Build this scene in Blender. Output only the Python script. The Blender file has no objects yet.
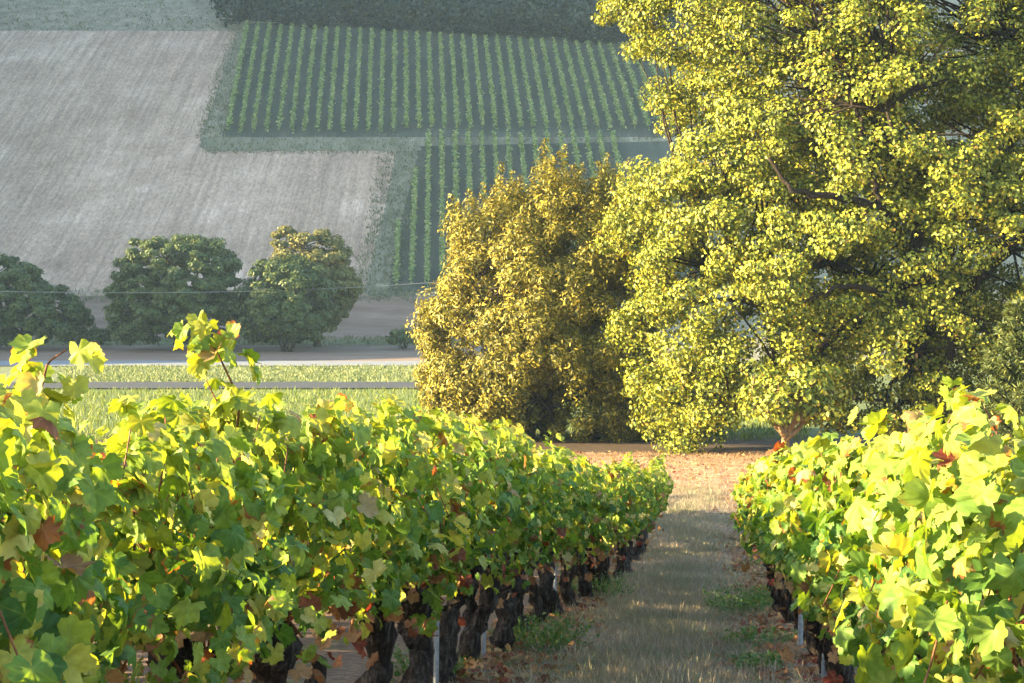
import bpy, math, random
import numpy as np
from mathutils import Vector, noise as mnoise
rng = np.random.default_rng(7); random.seed(7)
sc = bpy.context.scene
R = math.radians
COL = sc.collection

# ------------------------------------------------------------------ camera, sky, sun, exposure
FPX, CX, HY = 1500.0, 512.0, 230.0          # focal length in pixels, image centre x, horizon row
cam_d = bpy.data.cameras.new("camera"); cam = bpy.data.objects.new("camera", cam_d); COL.objects.link(cam)
cam_d.sensor_width = 36.0; cam_d.lens = 36.0 * FPX / 1024.0
cam_d.shift_y = -(341.5 - HY) / 1024.0
cam_d.clip_start = 0.05; cam_d.clip_end = 3000
cam_d.dof.use_dof = False
cam.location = (0, 0, 0); cam.rotation_euler = (R(90), 0, 0)
sc.camera = cam
SUN_BACK, SUN_EL = R(7), R(15.5)           # sun stands to the left, a little behind the camera
to_sun = Vector((-math.cos(SUN_BACK) * math.cos(SUN_EL), -math.sin(SUN_BACK) * math.cos(SUN_EL), math.sin(SUN_EL)))
w = bpy.data.worlds.new("World"); sc.world = w; w.use_nodes = True
nt = w.node_tree; bg = nt.nodes["Background"]
sky = nt.nodes.new("ShaderNodeTexSky"); sky.sky_type = 'NISHITA'; sky.sun_disc = False
sky.sun_elevation = SUN_EL; sky.sun_rotation = math.atan2(to_sun.x, to_sun.y) % (2 * math.pi)
sky.air_density = 1.2; sky.dust_density = 1.0
nt.links.new(sky.outputs[0], bg.inputs[0]); bg.inputs[1].default_value = 0.095
sl = bpy.data.lights.new("sun", 'SUN'); sl.energy = 5.0; sl.angle = R(0.6); sl.color = (1.0, 0.76, 0.40)
so = bpy.data.objects.new("sun", sl); COL.objects.link(so)
so.rotation_euler = (-to_sun).to_track_quat('-Z', 'Y').to_euler()
sc.view_settings.view_transform = 'Standard'; sc.view_settings.look = 'None'
sc.view_settings.exposure = 3.15; sc.view_settings.gamma = 1.0
sc.render.engine = 'CYCLES'
sc.cycles.max_bounces = 8; sc.cycles.diffuse_bounces = 4; sc.cycles.transmission_bounces = 4
sc.cycles.transparent_max_bounces = 4; sc.cycles.volume_bounces = 0
sc.cycles.use_denoising = True

# ------------------------------------------------------------------ tagging helpers
def tag(o, label=None, cat=None, group=None, kind=None):
    if label: o["label"] = label
    if cat: o["category"] = cat
    if group: o["group"] = group
    if kind: o["kind"] = kind
    return o
def empty(name, loc, rz=0.0, s=1.0):
    o = bpy.data.objects.new(name, None); COL.objects.link(o)
    o.location = loc; o.rotation_euler = (0, 0, rz); o.scale = (s, s, s); o.empty_display_size = .2
    return o
def build(name, V, F, mat, parent=None, smooth=False, attrs=None):
    V = np.asarray(V, dtype=np.float32); F = np.asarray(F, dtype=np.int32)
    me = bpy.data.meshes.new(name); k = F.shape[1]
    me.vertices.add(len(V)); me.vertices.foreach_set("co", V.ravel())
    me.loops.add(F.size); me.loops.foreach_set("vertex_index", F.ravel())
    me.polygons.add(len(F)); me.polygons.foreach_set("loop_start", np.arange(0, F.size, k, dtype=np.int32))
    me.polygons.foreach_set("loop_total", np.full(len(F), k, dtype=np.int32))
    if smooth: me.polygons.foreach_set("use_smooth", np.ones(len(F), dtype=bool))
    me.update(calc_edges=True)
    for an, av in (attrs or {}).items():
        a = me.attributes.new(an, 'FLOAT', 'POINT'); a.data.foreach_set("value", np.asarray(av, dtype=np.float32))
    me.materials.append(mat)
    o = bpy.data.objects.new(name, me); COL.objects.link(o)
    if parent is not None: o.parent = parent
    return o
def copy_part(o, parent):
    c = o.copy(); COL.objects.link(c); c.parent = parent
    return c
ORD = "first second third fourth fifth sixth seventh eighth ninth tenth eleventh twelfth thirteenth fourteenth fifteenth sixteenth seventeenth eighteenth nineteenth twentieth".split()
ORD += ["twenty-" + o for o in ORD[:9]] + ["thirtieth"] + ["thirty-" + o for o in ORD[:9]]

# ------------------------------------------------------------------ materials
def newmat(name):
    m = bpy.data.materials.new(name); m.use_nodes = True
    t = m.node_tree; t.nodes.clear(); out = t.nodes.new("ShaderNodeOutputMaterial")
    return m, t, out
def N(t, typ, **kw):
    n = t.nodes.new(typ)
    for k, v in kw.items():
        if k.startswith("i_"): n.inputs[int(k[2:]) if k[2:].isdigit() else k[2:].replace("_", " ")].default_value = v
        else: setattr(n, k, v)
    return n
def ramp(t, stops, interp='LINEAR'):
    r = t.nodes.new("ShaderNodeValToRGB"); cr = r.color_ramp; cr.interpolation = interp
    while len(cr.elements) < len(stops): cr.elements.new(0.5)
    for e, (p, c) in zip(cr.elements, stops): e.position = p; e.color = (*c, 1) if len(c) == 3 else c
    return r
def mixc(t, fac, a, b, mode='MIX'):
    n = t.nodes.new("ShaderNodeMix"); n.data_type = 'RGBA'; n.blend_type = mode
    for sock, v in ((n.inputs[0], fac), (n.inputs[6], a), (n.inputs[7], b)):
        if hasattr(v, "links"): t.links.new(v, sock)
        elif isinstance(v, (int, float)): sock.default_value = v
        else: sock.default_value = (*v, 1)
    return n.outputs[2]
def noise_tex(t, scale, detail=4, rough=.6, vec=None, dist=0.0):
    n = t.nodes.new("ShaderNodeTexNoise"); n.inputs["Scale"].default_value = scale
    n.inputs["Detail"].default_value = detail; n.inputs["Roughness"].default_value = rough; n.inputs["Distortion"].default_value = dist
    if vec is not None: t.links.new(vec, n.inputs["Vector"])
    return n
def pos(t, scale=(1, 1, 1), rz=0.0):
    g = t.nodes.new("ShaderNodeNewGeometry"); mp = t.nodes.new("ShaderNodeMapping")
    mp.inputs["Scale"].default_value = scale; mp.inputs["Rotation"].default_value = (0, 0, rz)
    t.links.new(g.outputs["Position"], mp.inputs["Vector"])
    return mp.outputs[0]
def math_n(t, op, a, b=None, clamp=False):
    n = t.nodes.new("ShaderNodeMath"); n.operation = op; n.use_clamp = clamp
    for s, v in ((n.inputs[0], a), (n.inputs[1], b)):
        if v is None: continue
        if hasattr(v, "links"): t.links.new(v, s)
        else: s.default_value = v
    return n.outputs[0]
def maprange(t, v, a, b, c=0.0, d=1.0):
    n = t.nodes.new("ShaderNodeMapRange"); n.interpolation_type = 'SMOOTHSTEP'; t.links.new(v, n.inputs[0])
    for i, x in enumerate((a, b, c, d)): n.inputs[i + 1].default_value = x
    return n.outputs[0]
def leaf_mat(name, stops, trans=0.45, rough=.5, spec=.3, detail=False, tint=(1.25, 1.15, .55), ns=1.1, na=.45):
    """Leaf: colour per leaf (random per island), diffuse and gloss in front, light let through from behind."""
    m, t, out = newmat(name)
    g = N(t, "ShaderNodeNewGeometry"); oi = N(t, "ShaderNodeObjectInfo")
    r = math_n(t, 'FRACT', math_n(t, 'ADD', g.outputs["Random Per Island"], math_n(t, 'MULTIPLY', oi.outputs["Random"], 7.31)))
    r0 = r
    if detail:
        sun_tint = N(t, "ShaderNodeAttribute", attribute_name="sun_tint").outputs["Fac"]
        r = math_n(t, 'MINIMUM', math_n(t, 'MAXIMUM', r, math_n(t, 'ADD', math_n(t, 'MULTIPLY', sun_tint, .58), math_n(t, 'MULTIPLY', r, .34))), 1.0)  # shifts leaves towards yellow: mostly sunlight on the row tops, painted in
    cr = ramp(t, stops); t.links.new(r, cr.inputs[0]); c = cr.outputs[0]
    nz = noise_tex(t, ns, 2, .5, pos(t)); c = mixc(t, maprange(t, nz.outputs[0], .35, .65, 0, na), c, mixc(t, 1.0, c, (.62, .72, .6), 'MULTIPLY'))
    if detail:
        v = N(t, "ShaderNodeAttribute", attribute_name="vein").outputs["Fac"]
        e = N(t, "ShaderNodeAttribute", attribute_name="rim").outputs["Fac"]
        c = mixc(t, math_n(t, 'MULTIPLY', math_n(t, 'POWER', v, 5.0), .4), c, mixc(t, .5, c, (.45, .5, .16)))
        n2 = noise_tex(t, 30, 3, .6, pos(t))
        brown = math_n(t, 'MULTIPLY', maprange(t, math_n(t, 'ADD', math_n(t, 'MULTIPLY', e, .55), n2.outputs[0]), .93, 1.06), maprange(t, math_n(t, 'FRACT', math_n(t, 'MULTIPLY', r0, 13.7)),  .88, .92))
        c = mixc(t, brown, c, (.20, .07, .025))
        n3 = noise_tex(t, 55, 2, .5, pos(t)); c = mixc(t, .35, c, mixc(t, 1.0, c, ramp_out(t, n3, .4, 1.45), 'MULTIPLY'))
    p = N(t, "ShaderNodeBsdfPrincipled"); t.links.new(c, p.inputs["Base Color"])
    p.inputs["Roughness"].default_value = rough; p.inputs["Specular IOR Level"].default_value = spec
    tr = N(t, "ShaderNodeBsdfTranslucent"); t.links.new(mixc(t, 1.0, c, tint, 'MULTIPLY'), tr.inputs[0])
    mx = N(t, "ShaderNodeMixShader"); mx.inputs[0].default_value = trans
    t.links.new(p.outputs[0], mx.inputs[1]); t.links.new(tr.outputs[0], mx.inputs[2]); t.links.new(mx.outputs[0], out.inputs[0])
    return m
def ramp_out(t, nz, a, b):
    r = ramp(t, [(.3, (a,) * 3), (.7, (b,) * 3)]); t.links.new(nz.outputs[0], r.inputs[0]); return r.outputs[0]
def surf(name, colf, rough=.9, bump=0.0, bscale=8.0, spec=.2):
    m, t, out = newmat(name)
    p = N(t, "ShaderNodeBsdfPrincipled"); c = colf(t); t.links.new(c, p.inputs["Base Color"])
    p.inputs["Roughness"].default_value = rough; p.inputs["Specular IOR Level"].default_value = spec
    if bump:
        b = N(t, "ShaderNodeBump"); b.inputs["Strength"].default_value = bump; b.inputs["Distance"].default_value = .05
        t.links.new(noise_tex(t, bscale, 6, .65, pos(t)).outputs[0], b.inputs["Height"]); t.links.new(b.outputs[0], p.inputs["Normal"])
    t.links.new(p.outputs[0], out.inputs[0]); return m
def nramp(t, stops, scale, detail=5, rough=.62, sc3=(1, 1, 1), rz=0.0, dist=0.0):
    nz = noise_tex(t, scale, detail, rough, pos(t, sc3, rz), dist); r = ramp(t, stops); t.links.new(nz.outputs[0], r.inputs[0]); return r.outputs[0]

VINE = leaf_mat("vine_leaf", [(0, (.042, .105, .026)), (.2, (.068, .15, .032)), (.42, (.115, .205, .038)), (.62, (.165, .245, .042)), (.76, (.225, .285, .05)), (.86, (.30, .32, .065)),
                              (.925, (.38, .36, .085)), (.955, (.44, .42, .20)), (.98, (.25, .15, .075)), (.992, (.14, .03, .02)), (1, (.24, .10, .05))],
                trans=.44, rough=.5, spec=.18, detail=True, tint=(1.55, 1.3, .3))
DRYLEAF = leaf_mat("dry_vine_leaf", [(0, (.17, .07, .03)), (.35, (.30, .15, .07)), (.55, (.40, .26, .13)), (.75, (.20, .025, .018)), (1, (.10, .045, .02))], trans=.3, rough=.7, detail=True, tint=(1.2, 1, .7))
REDLEAF = leaf_mat("red_vine_leaf", [(0, (.36, .05, .02)), (.4, (.42, .12, .03)), (.7, (.50, .28, .05)), (1, (.30, .03, .02))], trans=.45, rough=.5, detail=True, tint=(1.4, .9, .5))
OAKL = leaf_mat("oak_leaf", [(0, (.035, .055, .009)), (.3, (.10, .13, .015)), (.65, (.215, .235, .024)), (.93, (.38, .36, .045)), (1, (.20, .12, .02))], trans=.22, rough=.5, spec=.25)
BUSHL = leaf_mat("bush_leaf", [(0, (.045, .05, .011)), (.35, (.12, .115, .014)), (.7, (.22, .19, .02)), (.93, (.36, .28, .03)), (1, (.42, .34, .09))], trans=.15, rough=.5, spec=.25)
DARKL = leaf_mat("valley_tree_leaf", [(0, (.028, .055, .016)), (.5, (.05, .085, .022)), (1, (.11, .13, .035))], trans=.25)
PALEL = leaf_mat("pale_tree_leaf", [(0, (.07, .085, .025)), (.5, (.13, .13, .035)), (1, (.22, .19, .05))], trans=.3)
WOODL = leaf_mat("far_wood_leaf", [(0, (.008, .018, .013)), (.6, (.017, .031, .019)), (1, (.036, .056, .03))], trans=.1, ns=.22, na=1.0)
FIRL = leaf_mat("conifer_needle", [(0, (.045, .07, .025)), (.6, (.09, .12, .038)), (1, (.17, .18, .06))], trans=.25)
FARVINE = leaf_mat("hillside_vine_leaf", [(0, (.10, .17, .06)), (.5, (.19, .27, .10)), (.85, (.30, .35, .15)), (1, (.40, .40, .20))], trans=.35)
DRYG = leaf_mat("dry_grass_blade", [(0, (.18, .135, .105)), (.3, (.34, .28, .215)), (.5, (.23, .175, .14)), (.74, (.45, .375, .295)), (.84, (.15, .175, .075)), (.93, (.12, .15, .06)), (1, (.55, .49, .40))], trans=.2, rough=.8, tint=(1, 1, 1), ns=.8, na=.8)
RUSTG = leaf_mat("rusty_grass_blade", [(0, (.22, .12, .075)), (.3, (.36, .23, .15)), (.6, (.28, .16, .10)), (.8, (.19, .18, .08)), (1, (.52, .40, .29))], trans=.3, rough=.7)
GRNG = leaf_mat("green_grass_blade", [(0, (.045, .11, .03)), (.6, (.085, .165, .04)), (1, (.17, .21, .06))], trans=.4, rough=.5)
MEADG = leaf_mat("meadow_grass_blade", [(0, (.05, .095, .022)), (.6, (.115, .16, .032)), (1, (.25, .26, .06))], trans=.35, rough=.6)

def bark_col(a, b, c):
    def f(t):
        x = nramp(t, [(.25, a), (.48, b), (.68, c)], 9, 6, .7, (3, 3, .7), 0, .6)
        y = nramp(t, [(.45, (.45, .45, .45)), (.62, (1.15, 1.15, 1.15))], 26, 4, .6, (2, 2, .35))
        return mixc(t, .8, x, mixc(t, 1.0, x, y, 'MULTIPLY'))
    return f
VBARK = surf("vine_bark", bark_col((.014, .010, .009), (.035, .026, .022), (.15, .125, .11)), .92, 1.0, 45)
CANE = surf("vine_cane", bark_col((.09, .03, .016), (.17, .065, .03), (.26, .13, .06)), .7, .2, 80)
BARK = surf("oak_bark", bark_col((.012, .009, .007), (.026, .019, .014), (.055, .042, .032)), .95, .8, 20)
PALEBARK = surf("pale_bark", bark_col((.10, .06, .03), (.22, .14, .07), (.34, .24, .13)), .9, .4, 25)
STEEL = surf("galvanised_steel", lambda t: nramp(t, [(.35, (.12, .135, .16)), (.7, (.24, .26, .30))], 30, 4), .5, .1, 40, .4)
CABLE = surf("cable_grey", lambda t: nramp(t, [(.3, (.16, .17, .18)), (.7, (.24, .25, .26))], 2, 2), .6)

# ------------------------------------------------------------------ terrain
KY = np.array([-70, -40, -15, 0, 9, 18, 22, 26, 30, 34, 38, 44, 55, 70, 88, 105, 120, 131, 138, 146, 240, 262, 285, 330, 340], float)
KZ = np.array([3.6, 3.4, 1.2, -1.25, -2.81, -4.37, -4.95, -5.28, -5.45, -5.57, -5.78, -6.2, -6.86, -7.65, -8.6, -9.4, -9.85, -9.95, -9.5, -5.8, 41.2, 49, 53, 52, 51.5], float)
def pchip(x, xs, ys):
    h = np.diff(xs); dl = np.diff(ys) / h; m = np.zeros_like(ys)
    for i in range(1, len(xs) - 1):
        if dl[i - 1] * dl[i] > 0:
            w1 = 2 * h[i] + h[i - 1]; w2 = h[i] + 2 * h[i - 1]; m[i] = (w1 + w2) / (w1 / dl[i - 1] + w2 / dl[i])
    m[0], m[-1] = dl[0], dl[-1]
    x = np.clip(x, xs[0], xs[-1]); i = np.clip(np.searchsorted(xs, x) - 1, 0, len(h) - 1); s = (x - xs[i]) / h[i]
    return ys[i] * (1 + 2 * s) * (1 - s) ** 2 + m[i] * h[i] * s * (1 - s) ** 2 + ys[i + 1] * s * s * (3 - 2 * s) + m[i + 1] * h[i] * s * s * (s - 1)
def zt(x, y):
    x = np.asarray(x, float); y = np.asarray(y, float)
    z = pchip(y, KY, KZ)
    near = np.clip((60 - y) / 30, 0, 1)
    lane = x - .1287 * y                        # sideways from the alley line
    z = z + near * (.016 * np.sin(x * 1.7 + y * .6) * np.sin(y * 1.1 - x * .4) + .008 * np.sin(3.1 * x) * np.sin(2.3 * y + 1))
    z = z + .07 * near * np.clip((24 - y) / 8, 0, 1) * (np.exp(-((lane + 1.63) / .35) ** 2) + np.exp(-((lane - .77) / .35) ** 2))
    far = np.clip((y - 140) / 30, 0, 1)
    return z + far * (.8 * np.sin(x * .035 + 1.0) + .5 * np.sin(x * .06 + y * .05))
def Z(x, y): return float(zt(x, y))
_YS = np.concatenate([np.arange(26, 140, .5), np.arange(140, 300, 1.0)])
def hit(px, py):
    """The ground point that a ray of the photograph meets (beyond the vines)."""
    a, b = (px - CX) / FPX, (HY - py) / FPX
    f = b * _YS - zt(a * _YS, _YS); k = int(np.argmax(f <= 0)); lo, hi = _YS[max(k - 1, 0)], _YS[k]
    for _ in range(18):
        mid = .5 * (lo + hi)
        if b * mid - Z(a * mid, mid) > 0: lo = mid
        else: hi = mid
    return a * hi, hi
def hits(px, py):
    a, b = (np.asarray(px, float) - CX) / FPX, (HY - np.asarray(py, float)) / FPX; ok = np.ones(len(a), bool); lo = np.full(len(a), 45.0); hi = lo.copy()
    for y in _YS[_YS > 45]:
        f = b * y - zt(a * y, np.full(len(a), y)); lo = np.where(ok & (f > 0), y, lo); hi = np.where(ok, y, hi); ok &= f > 0
    for _ in range(12):
        mid = .5 * (lo + hi); g = b * mid - zt(a * mid, mid) > 0; lo = np.where(g, mid, lo); hi = np.where(g, hi, mid)
    return np.column_stack([a * hi, hi])
def grid_mesh(X, Y, zoff=0.0):
    n, m = X.shape; V = np.stack([X, Y, zt(X, Y) + zoff], -1).reshape(-1, 3)
    i = (np.arange(n - 1)[:, None] * m + np.arange(m - 1)[None, :]).ravel()
    return V, np.stack([i, i + 1, i + m + 1, i + m], 1)
xs = np.concatenate([np.arange(-165, -20, 5), np.arange(-20, 22, .4), np.arange(22, 171, 5)])
ys = np.concatenate([np.arange(-70, -4, 3), np.arange(-4, 45, .4), np.arange(45, 150, 1.5), np.arange(150, 331, 3)])
X, Y = np.meshgrid(xs, ys)
def ground_col(t):
    g = N(t, "ShaderNodeNewGeometry"); sp = N(t, "ShaderNodeSeparateXYZ"); t.links.new(g.outputs["Position"], sp.inputs[0])
    y = sp.outputs[1]; lane = math_n(t, 'SUBTRACT', sp.outputs[0], math_n(t, 'MULTIPLY', y, .1287))
    straw = nramp(t, [(.25, (.10, .072, .054)), (.45, (.21, .16, .12)), (.6, (.32, .25, .20)), (.8, (.42, .35, .28))], 7, 8, .75)
    soil = nramp(t, [(.3, (.055, .035, .026)), (.5, (.13, .085, .062)), (.72, (.27, .19, .14))], 14, 8, .75)
    grn = nramp(t, [(.3, (.05, .075, .025)), (.6, (.12, .14, .05)), (.8, (.2, .19, .09))], 10, 6, .7)
    rust = nramp(t, [(.3, (.11, .07, .05)), (.45, (.22, .14, .095)), (.56, (.32, .21, .15)), (.7, (.46, .35, .27))], 3.4, 8, .75)
    mead = nramp(t, [(.3, (.05, .08, .025)), (.55, (.10, .125, .04)), (.75, (.18, .18, .07))], 1.2, 8, .75)
    c = mixc(t, maprange(t, math_n(t, 'ABSOLUTE', math_n(t, 'ADD', lane, .38)), .62, .85), straw, soil)
    nz = noise_tex(t, .9, 4, .6, pos(t)).outputs[0]
    c = mixc(t, math_n(t, 'MULTIPLY', maprange(t, nz, .55, .68), .75), c, grn)
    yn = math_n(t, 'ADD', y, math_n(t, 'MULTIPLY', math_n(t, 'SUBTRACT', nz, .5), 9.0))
    c = mixc(t, maprange(t, yn, 29, 33), c, rust); c = mixc(t, maprange(t, yn, 37.5, 40), c, nramp(t, [(.3, (.025, .018, .012)), (.55, (.06, .04, .025)), (.75, (.12, .085, .05))], 5, 8, .75)); c = mixc(t, maprange(t, yn, 44, 49), c, mead)  # dark band past the rust paints in the shade under bush and oak
    hillc = nramp(t, [(.3, (.10, .105, .07)), (.5, (.17, .165, .12)), (.75, (.26, .24, .19))], .35, 8, .7)
    c = mixc(t, maprange(t, y, 108, 112), c, hillc)
    return c
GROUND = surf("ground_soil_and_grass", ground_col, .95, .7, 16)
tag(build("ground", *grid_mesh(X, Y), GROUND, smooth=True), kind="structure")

def sheet(name, rows, mat, lift, ncol=26, sub=24):
    """A field laid on the ground: rows of (photo row, left column, right column)."""
    P = []
    for (y0, a0, b0), (y1, a1, b1) in zip(rows[:-1], rows[1:]):
        for k in range(sub):
            s = k / sub; P.append((y0 + (y1 - y0) * s, a0 + (a1 - a0) * s, b0 + (b1 - b0) * s))
    P.append(rows[-1])
    if lift > .09: P = [(y + 0, a + 2.6 * mnoise.noise((y * .35, lift * 50, 1)) + 1.6 * mnoise.noise((y * 1.3, lift * 50, 4)), b + 2.6 * mnoise.noise((y * .35, lift * 50, 9)) + 1.6 * mnoise.noise((y * 1.3, lift * 50, 7))) for y, a, b in P]
    A = np.array([[a + (b - a) * j / ncol for j in range(ncol + 1)] for y, a, b in P]); B = np.array([[y] * (ncol + 1) for y, a, b in P], float)
    for r_ in (0, -1):
        B[r_] += [(.5 if B[r_][0] > 300 else 1.4) * mnoise.noise((a * .05, lift * 30, r_)) for a in A[r_]]
    H = hits(A.ravel(), B.ravel()).reshape(*A.shape, 2)
    o = build(name, *grid_mesh(H[..., 0], H[..., 1], lift * .4), mat, smooth=True)
    return tag(o, kind="structure")
def plough_col(t):
    base = nramp(t, [(.3, (.235, .165, .12)), (.55, (.32, .235, .175)), (.75, (.42, .32, .25))], .12, 5, .6)
    s1 = nramp(t, [(.36, (.76, .76, .76)), (.5, (1.0, 1.0, 1.0)), (.66, (1.25, 1.24, 1.23))], 1.5, 6, .75, (1.0, .035, .03), R(6))
    s2 = nramp(t, [(.38, (.74, .74, .74)), (.62, (1.25, 1.25, 1.25))], 3.0, 8, .8, (1, .5, .3), R(6))
    return mixc(t, 1.0, mixc(t, 1.0, base, s1, 'MULTIPLY'), s2, 'MULTIPLY')
PLOUGH = surf("pale_stubble_earth", plough_col, .95, .4, 2)
def strip_grass(a, b, c, sx=(1, 1, 1), s=.5): return lambda t: nramp(t, [(.3, a), (.52, b), (.75, c)], s, 8, .72, sx)
HGRASS = surf("hillside_grass", strip_grass((.11, .10, .07), (.19, .17, .12), (.29, .26, .20)), .95, .4, 3)
HGRASS2 = surf("thin_hillside_grass", strip_grass((.09, .09, .06), (.155, .15, .105), (.26, .24, .185), (1.4, .12, .1)), .95, .4, 3)
VSOIL = surf("dark_vineyard_soil", strip_grass((.028, .036, .028), (.052, .062, .048), (.09, .095, .07), (1.2, .2, .2)), .95, .4, 3)
BROWN = surf("brown_field_earth", strip_grass((.10, .07, .05), (.155, .112, .085), (.22, .17, .135), (.25, 1.6, 1)), .95, .4, 3)
PALEG = surf("pale_crop_strip", strip_grass((.06, .085, .04), (.11, .13, .065), (.19, .195, .11), (.6, 1.6, 1), 1.1), .95, .4, 4)
BANK = surf("dark_grass_bank", strip_grass((.045, .065, .03), (.08, .10, .045), (.13, .14, .07)), .95, .4, 3)
ROAD = surf("pale_asphalt", lambda t: nramp(t, [(.3, (.13, .14, .155)), (.7, (.18, .19, .205))], 3, 5), .8, .1, 20)
SHADOW_STRIP = surf("painted_shadow_strip", lambda t: nramp(t, [(.3, (.03, .033, .038)), (.7, (.048, .05, .056))], 3, 5), .8, .1, 20)  # dark colour painted for the shadow band across the valley floor

sheet("hilltop_meadow", [(-40, -140, 250), (-5, -140, 246), (30, -140, 238)], HGRASS, .10)
sheet("stubble_field", [(31, -140, 238), (60, -140, 228), (100, -140, 214), (137, -140, 200), (149.5, -140, 206), (150.5, -140, 398), (180, -140, 394), (235, -140, 381), (297, -140, 367)], PLOUGH, .10, 40)
sheet("grass_margin", [(30, 237, 252), (60, 231, 244), (100, 216, 230), (137, 202, 222), (146, 200, 226)], HGRASS, .14, 6)
sheet("upper_vineyard_soil", [(24, 250, 700), (33, 247, 700), (60, 243, 700), (100, 232, 700), (139, 222, 700)], VSOIL, .18)
sheet("grass_track", [(138, 204, 690), (141.5, 200, 690), (147, 200, 420), (151.5, 206, 420)], HGRASS2, .23)
sheet("grass_headland", [(149, 396, 430), (180, 391, 420), (235, 378, 408), (295, 364, 404)], HGRASS2, .15, 8)
sheet("lower_vineyard_soil", [(141, 421, 700), (180, 412, 700), (225, 400, 700), (292, 388, 700)], VSOIL, .20)
sheet("brown_slope", [(297, -140, 620), (318, -140, 620), (341, -140, 620)], BROWN, .14)
sheet("grass_bank", [(340, -140, 620), (343, -140, 620), (346, -140, 620)], BANK, .22)
sheet("brown_field", [(345.5, -140, 620), (354, -140, 620), (363.5, -140, 620)], BROWN, .14)
sheet("road", [(362.2, -140, 620), (364.5, -140, 620), (367.2, -140, 620)], ROAD, .26)
sheet("crop_strip", [(366.5, -140, 620), (374, -140, 620), (384, -140, 620)], PALEG, .12)
sheet("shadow_strip", [(383, -140, 620), (386, -140, 620), (389.5, -140, 620)], SHADOW_STRIP, .16)  # long shadow over the valley grass, laid as a dark sheet

# unseen hill added on the left, its outline shaped to shade the far slope
yy = -8.5 + np.array([92, 97, 101, 105, 112, 121, 125, 130, 138, 152, 178, 200, 225, 255, 290, 328], float)
hh = np.array([-8, 11, 16, 20.5, 23.4, 22.3, 26.0, 36, 48, 66, 84, 90, 94, 96, 97, 97], float)
yg = np.arange(83.5, 326, 2.0); hg = np.interp(yg, yy, hh)
uu = np.linspace(-1, 1, 25)
XX = np.repeat((-122 + 40 * uu)[None, :], len(yg), 0); YY = np.repeat(yg[:, None], 25, 1)
prof = np.cos(uu * math.pi / 2) ** 1.2
gz = zt(XX, YY) - 1.5
ZZ = gz + (hg[:, None] - gz) * prof[None, :]
bump = np.array([[mnoise.noise((x * .15, y * .15, 3)) for x, y in zip(rx, ry)] for rx, ry in zip(XX, YY)])
ZZ = ZZ + 1.2 * bump * prof[None, :] * (1 - prof[None, :])
Vh = np.stack([XX, YY, ZZ], -1).reshape(-1, 3); m_ = 25
i_ = (np.arange(len(yg) - 1)[:, None] * m_ + np.arange(m_ - 1)[None, :]).ravel()
tag(build("hill", Vh, np.stack([i_, i_ + 1, i_ + m_ + 1, i_ + m_], 1), BANK, smooth=True), kind="structure")

# ------------------------------------------------------------------ leaf and branch machinery
def unit(v): return v / np.maximum(np.linalg.norm(v, axis=-1, keepdims=True), 1e-9)
def stamp(T, F, P, nrm, tip, s):
    """Copies of a leaf template at points P: z along nrm, y along tip."""
    nrm = unit(nrm); tip = unit(tip - nrm * np.sum(tip * nrm, -1, keepdims=True)); side = np.cross(tip, nrm)
    M = np.stack([side, tip, nrm], 1) * np.reshape(s, (-1, 1, 1))
    V = np.einsum('vk,nkj->nvj', T, M) + P[:, None, :]
    return V.reshape(-1, 3), (F[None] + (np.arange(len(P)) * len(T))[:, None, None]).reshape(-1, F.shape[1])
def merge(parts):
    Vs, Fs, n = [], [], 0
    for V, F in parts: Vs.append(V); Fs.append(F + n); n += len(V)
    return np.concatenate(Vs), np.concatenate(Fs)
HALF = [(0, 1.0), (7, .90), (13, .92), (20, .80), (27, .72), (34, .82), (42, .83), (52, .95), (60, .83), (67, .84), (77, .68), (88, .74), (100, .73), (114, .84), (125, .72), (140, .70), (156, .58), (172, .22)]
def grape_leaf(curl, fold, seed):
    r = np.random.default_rng(seed); pts = [(-a, q) for a, q in HALF[:0:-1]] + HALF
    a = np.radians([p[0] for p in pts]); q = np.array([p[1] for p in pts]) * r.uniform(.9, 1.1, len(pts))
    o = np.stack([q * np.sin(a), q * np.cos(a)], 1); mid = o * .5
    P2 = np.concatenate([[[0, 0]], mid, o]); rr = np.linalg.norm(P2, axis=1)
    ang = np.arctan2(P2[:, 0], P2[:, 1]); ph = r.uniform(0, 6)
    z = -curl * rr ** 2 + fold * np.abs(P2[:, 0]) + .07 * rr * np.sin(ang * 5 + ph) + .05 * rr * np.sin(ang * 9 + ph * 2)
    T = np.column_stack([P2, z]); n = len(pts); F = []
    for i in range(n - 1):
        F += [(0, 1 + i + 1, 1 + i), (1 + i, 1 + i + 1, 1 + n + i + 1), (1 + i, 1 + n + i + 1, 1 + n + i)]
    lobe = np.array([1.0 if abs(abs(p[0]) - l) < 2 else 0.0 for p in pts for l in [0]])
    lobe = np.array([max(1.0 if abs(abs(p[0]) - l) < 2 else 0.0 for l in (0, 52, 114)) for p in pts])
    vein = np.concatenate([[1], lobe, lobe * .8]); rim = np.concatenate([[0], np.full(n, .4), np.ones(n)])
    return T, np.array(F), vein, rim
GRAPE = [grape_leaf(.25, .12, 1), grape_leaf(.42, -.05, 2), grape_leaf(.1, .28, 3), grape_leaf(-.18, .2, 4), grape_leaf(.55, .3, 5), grape_leaf(.8, .1, 6), grape_leaf(-.35, .5, 7), grape_leaf(.3, .55, 8)]
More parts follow.
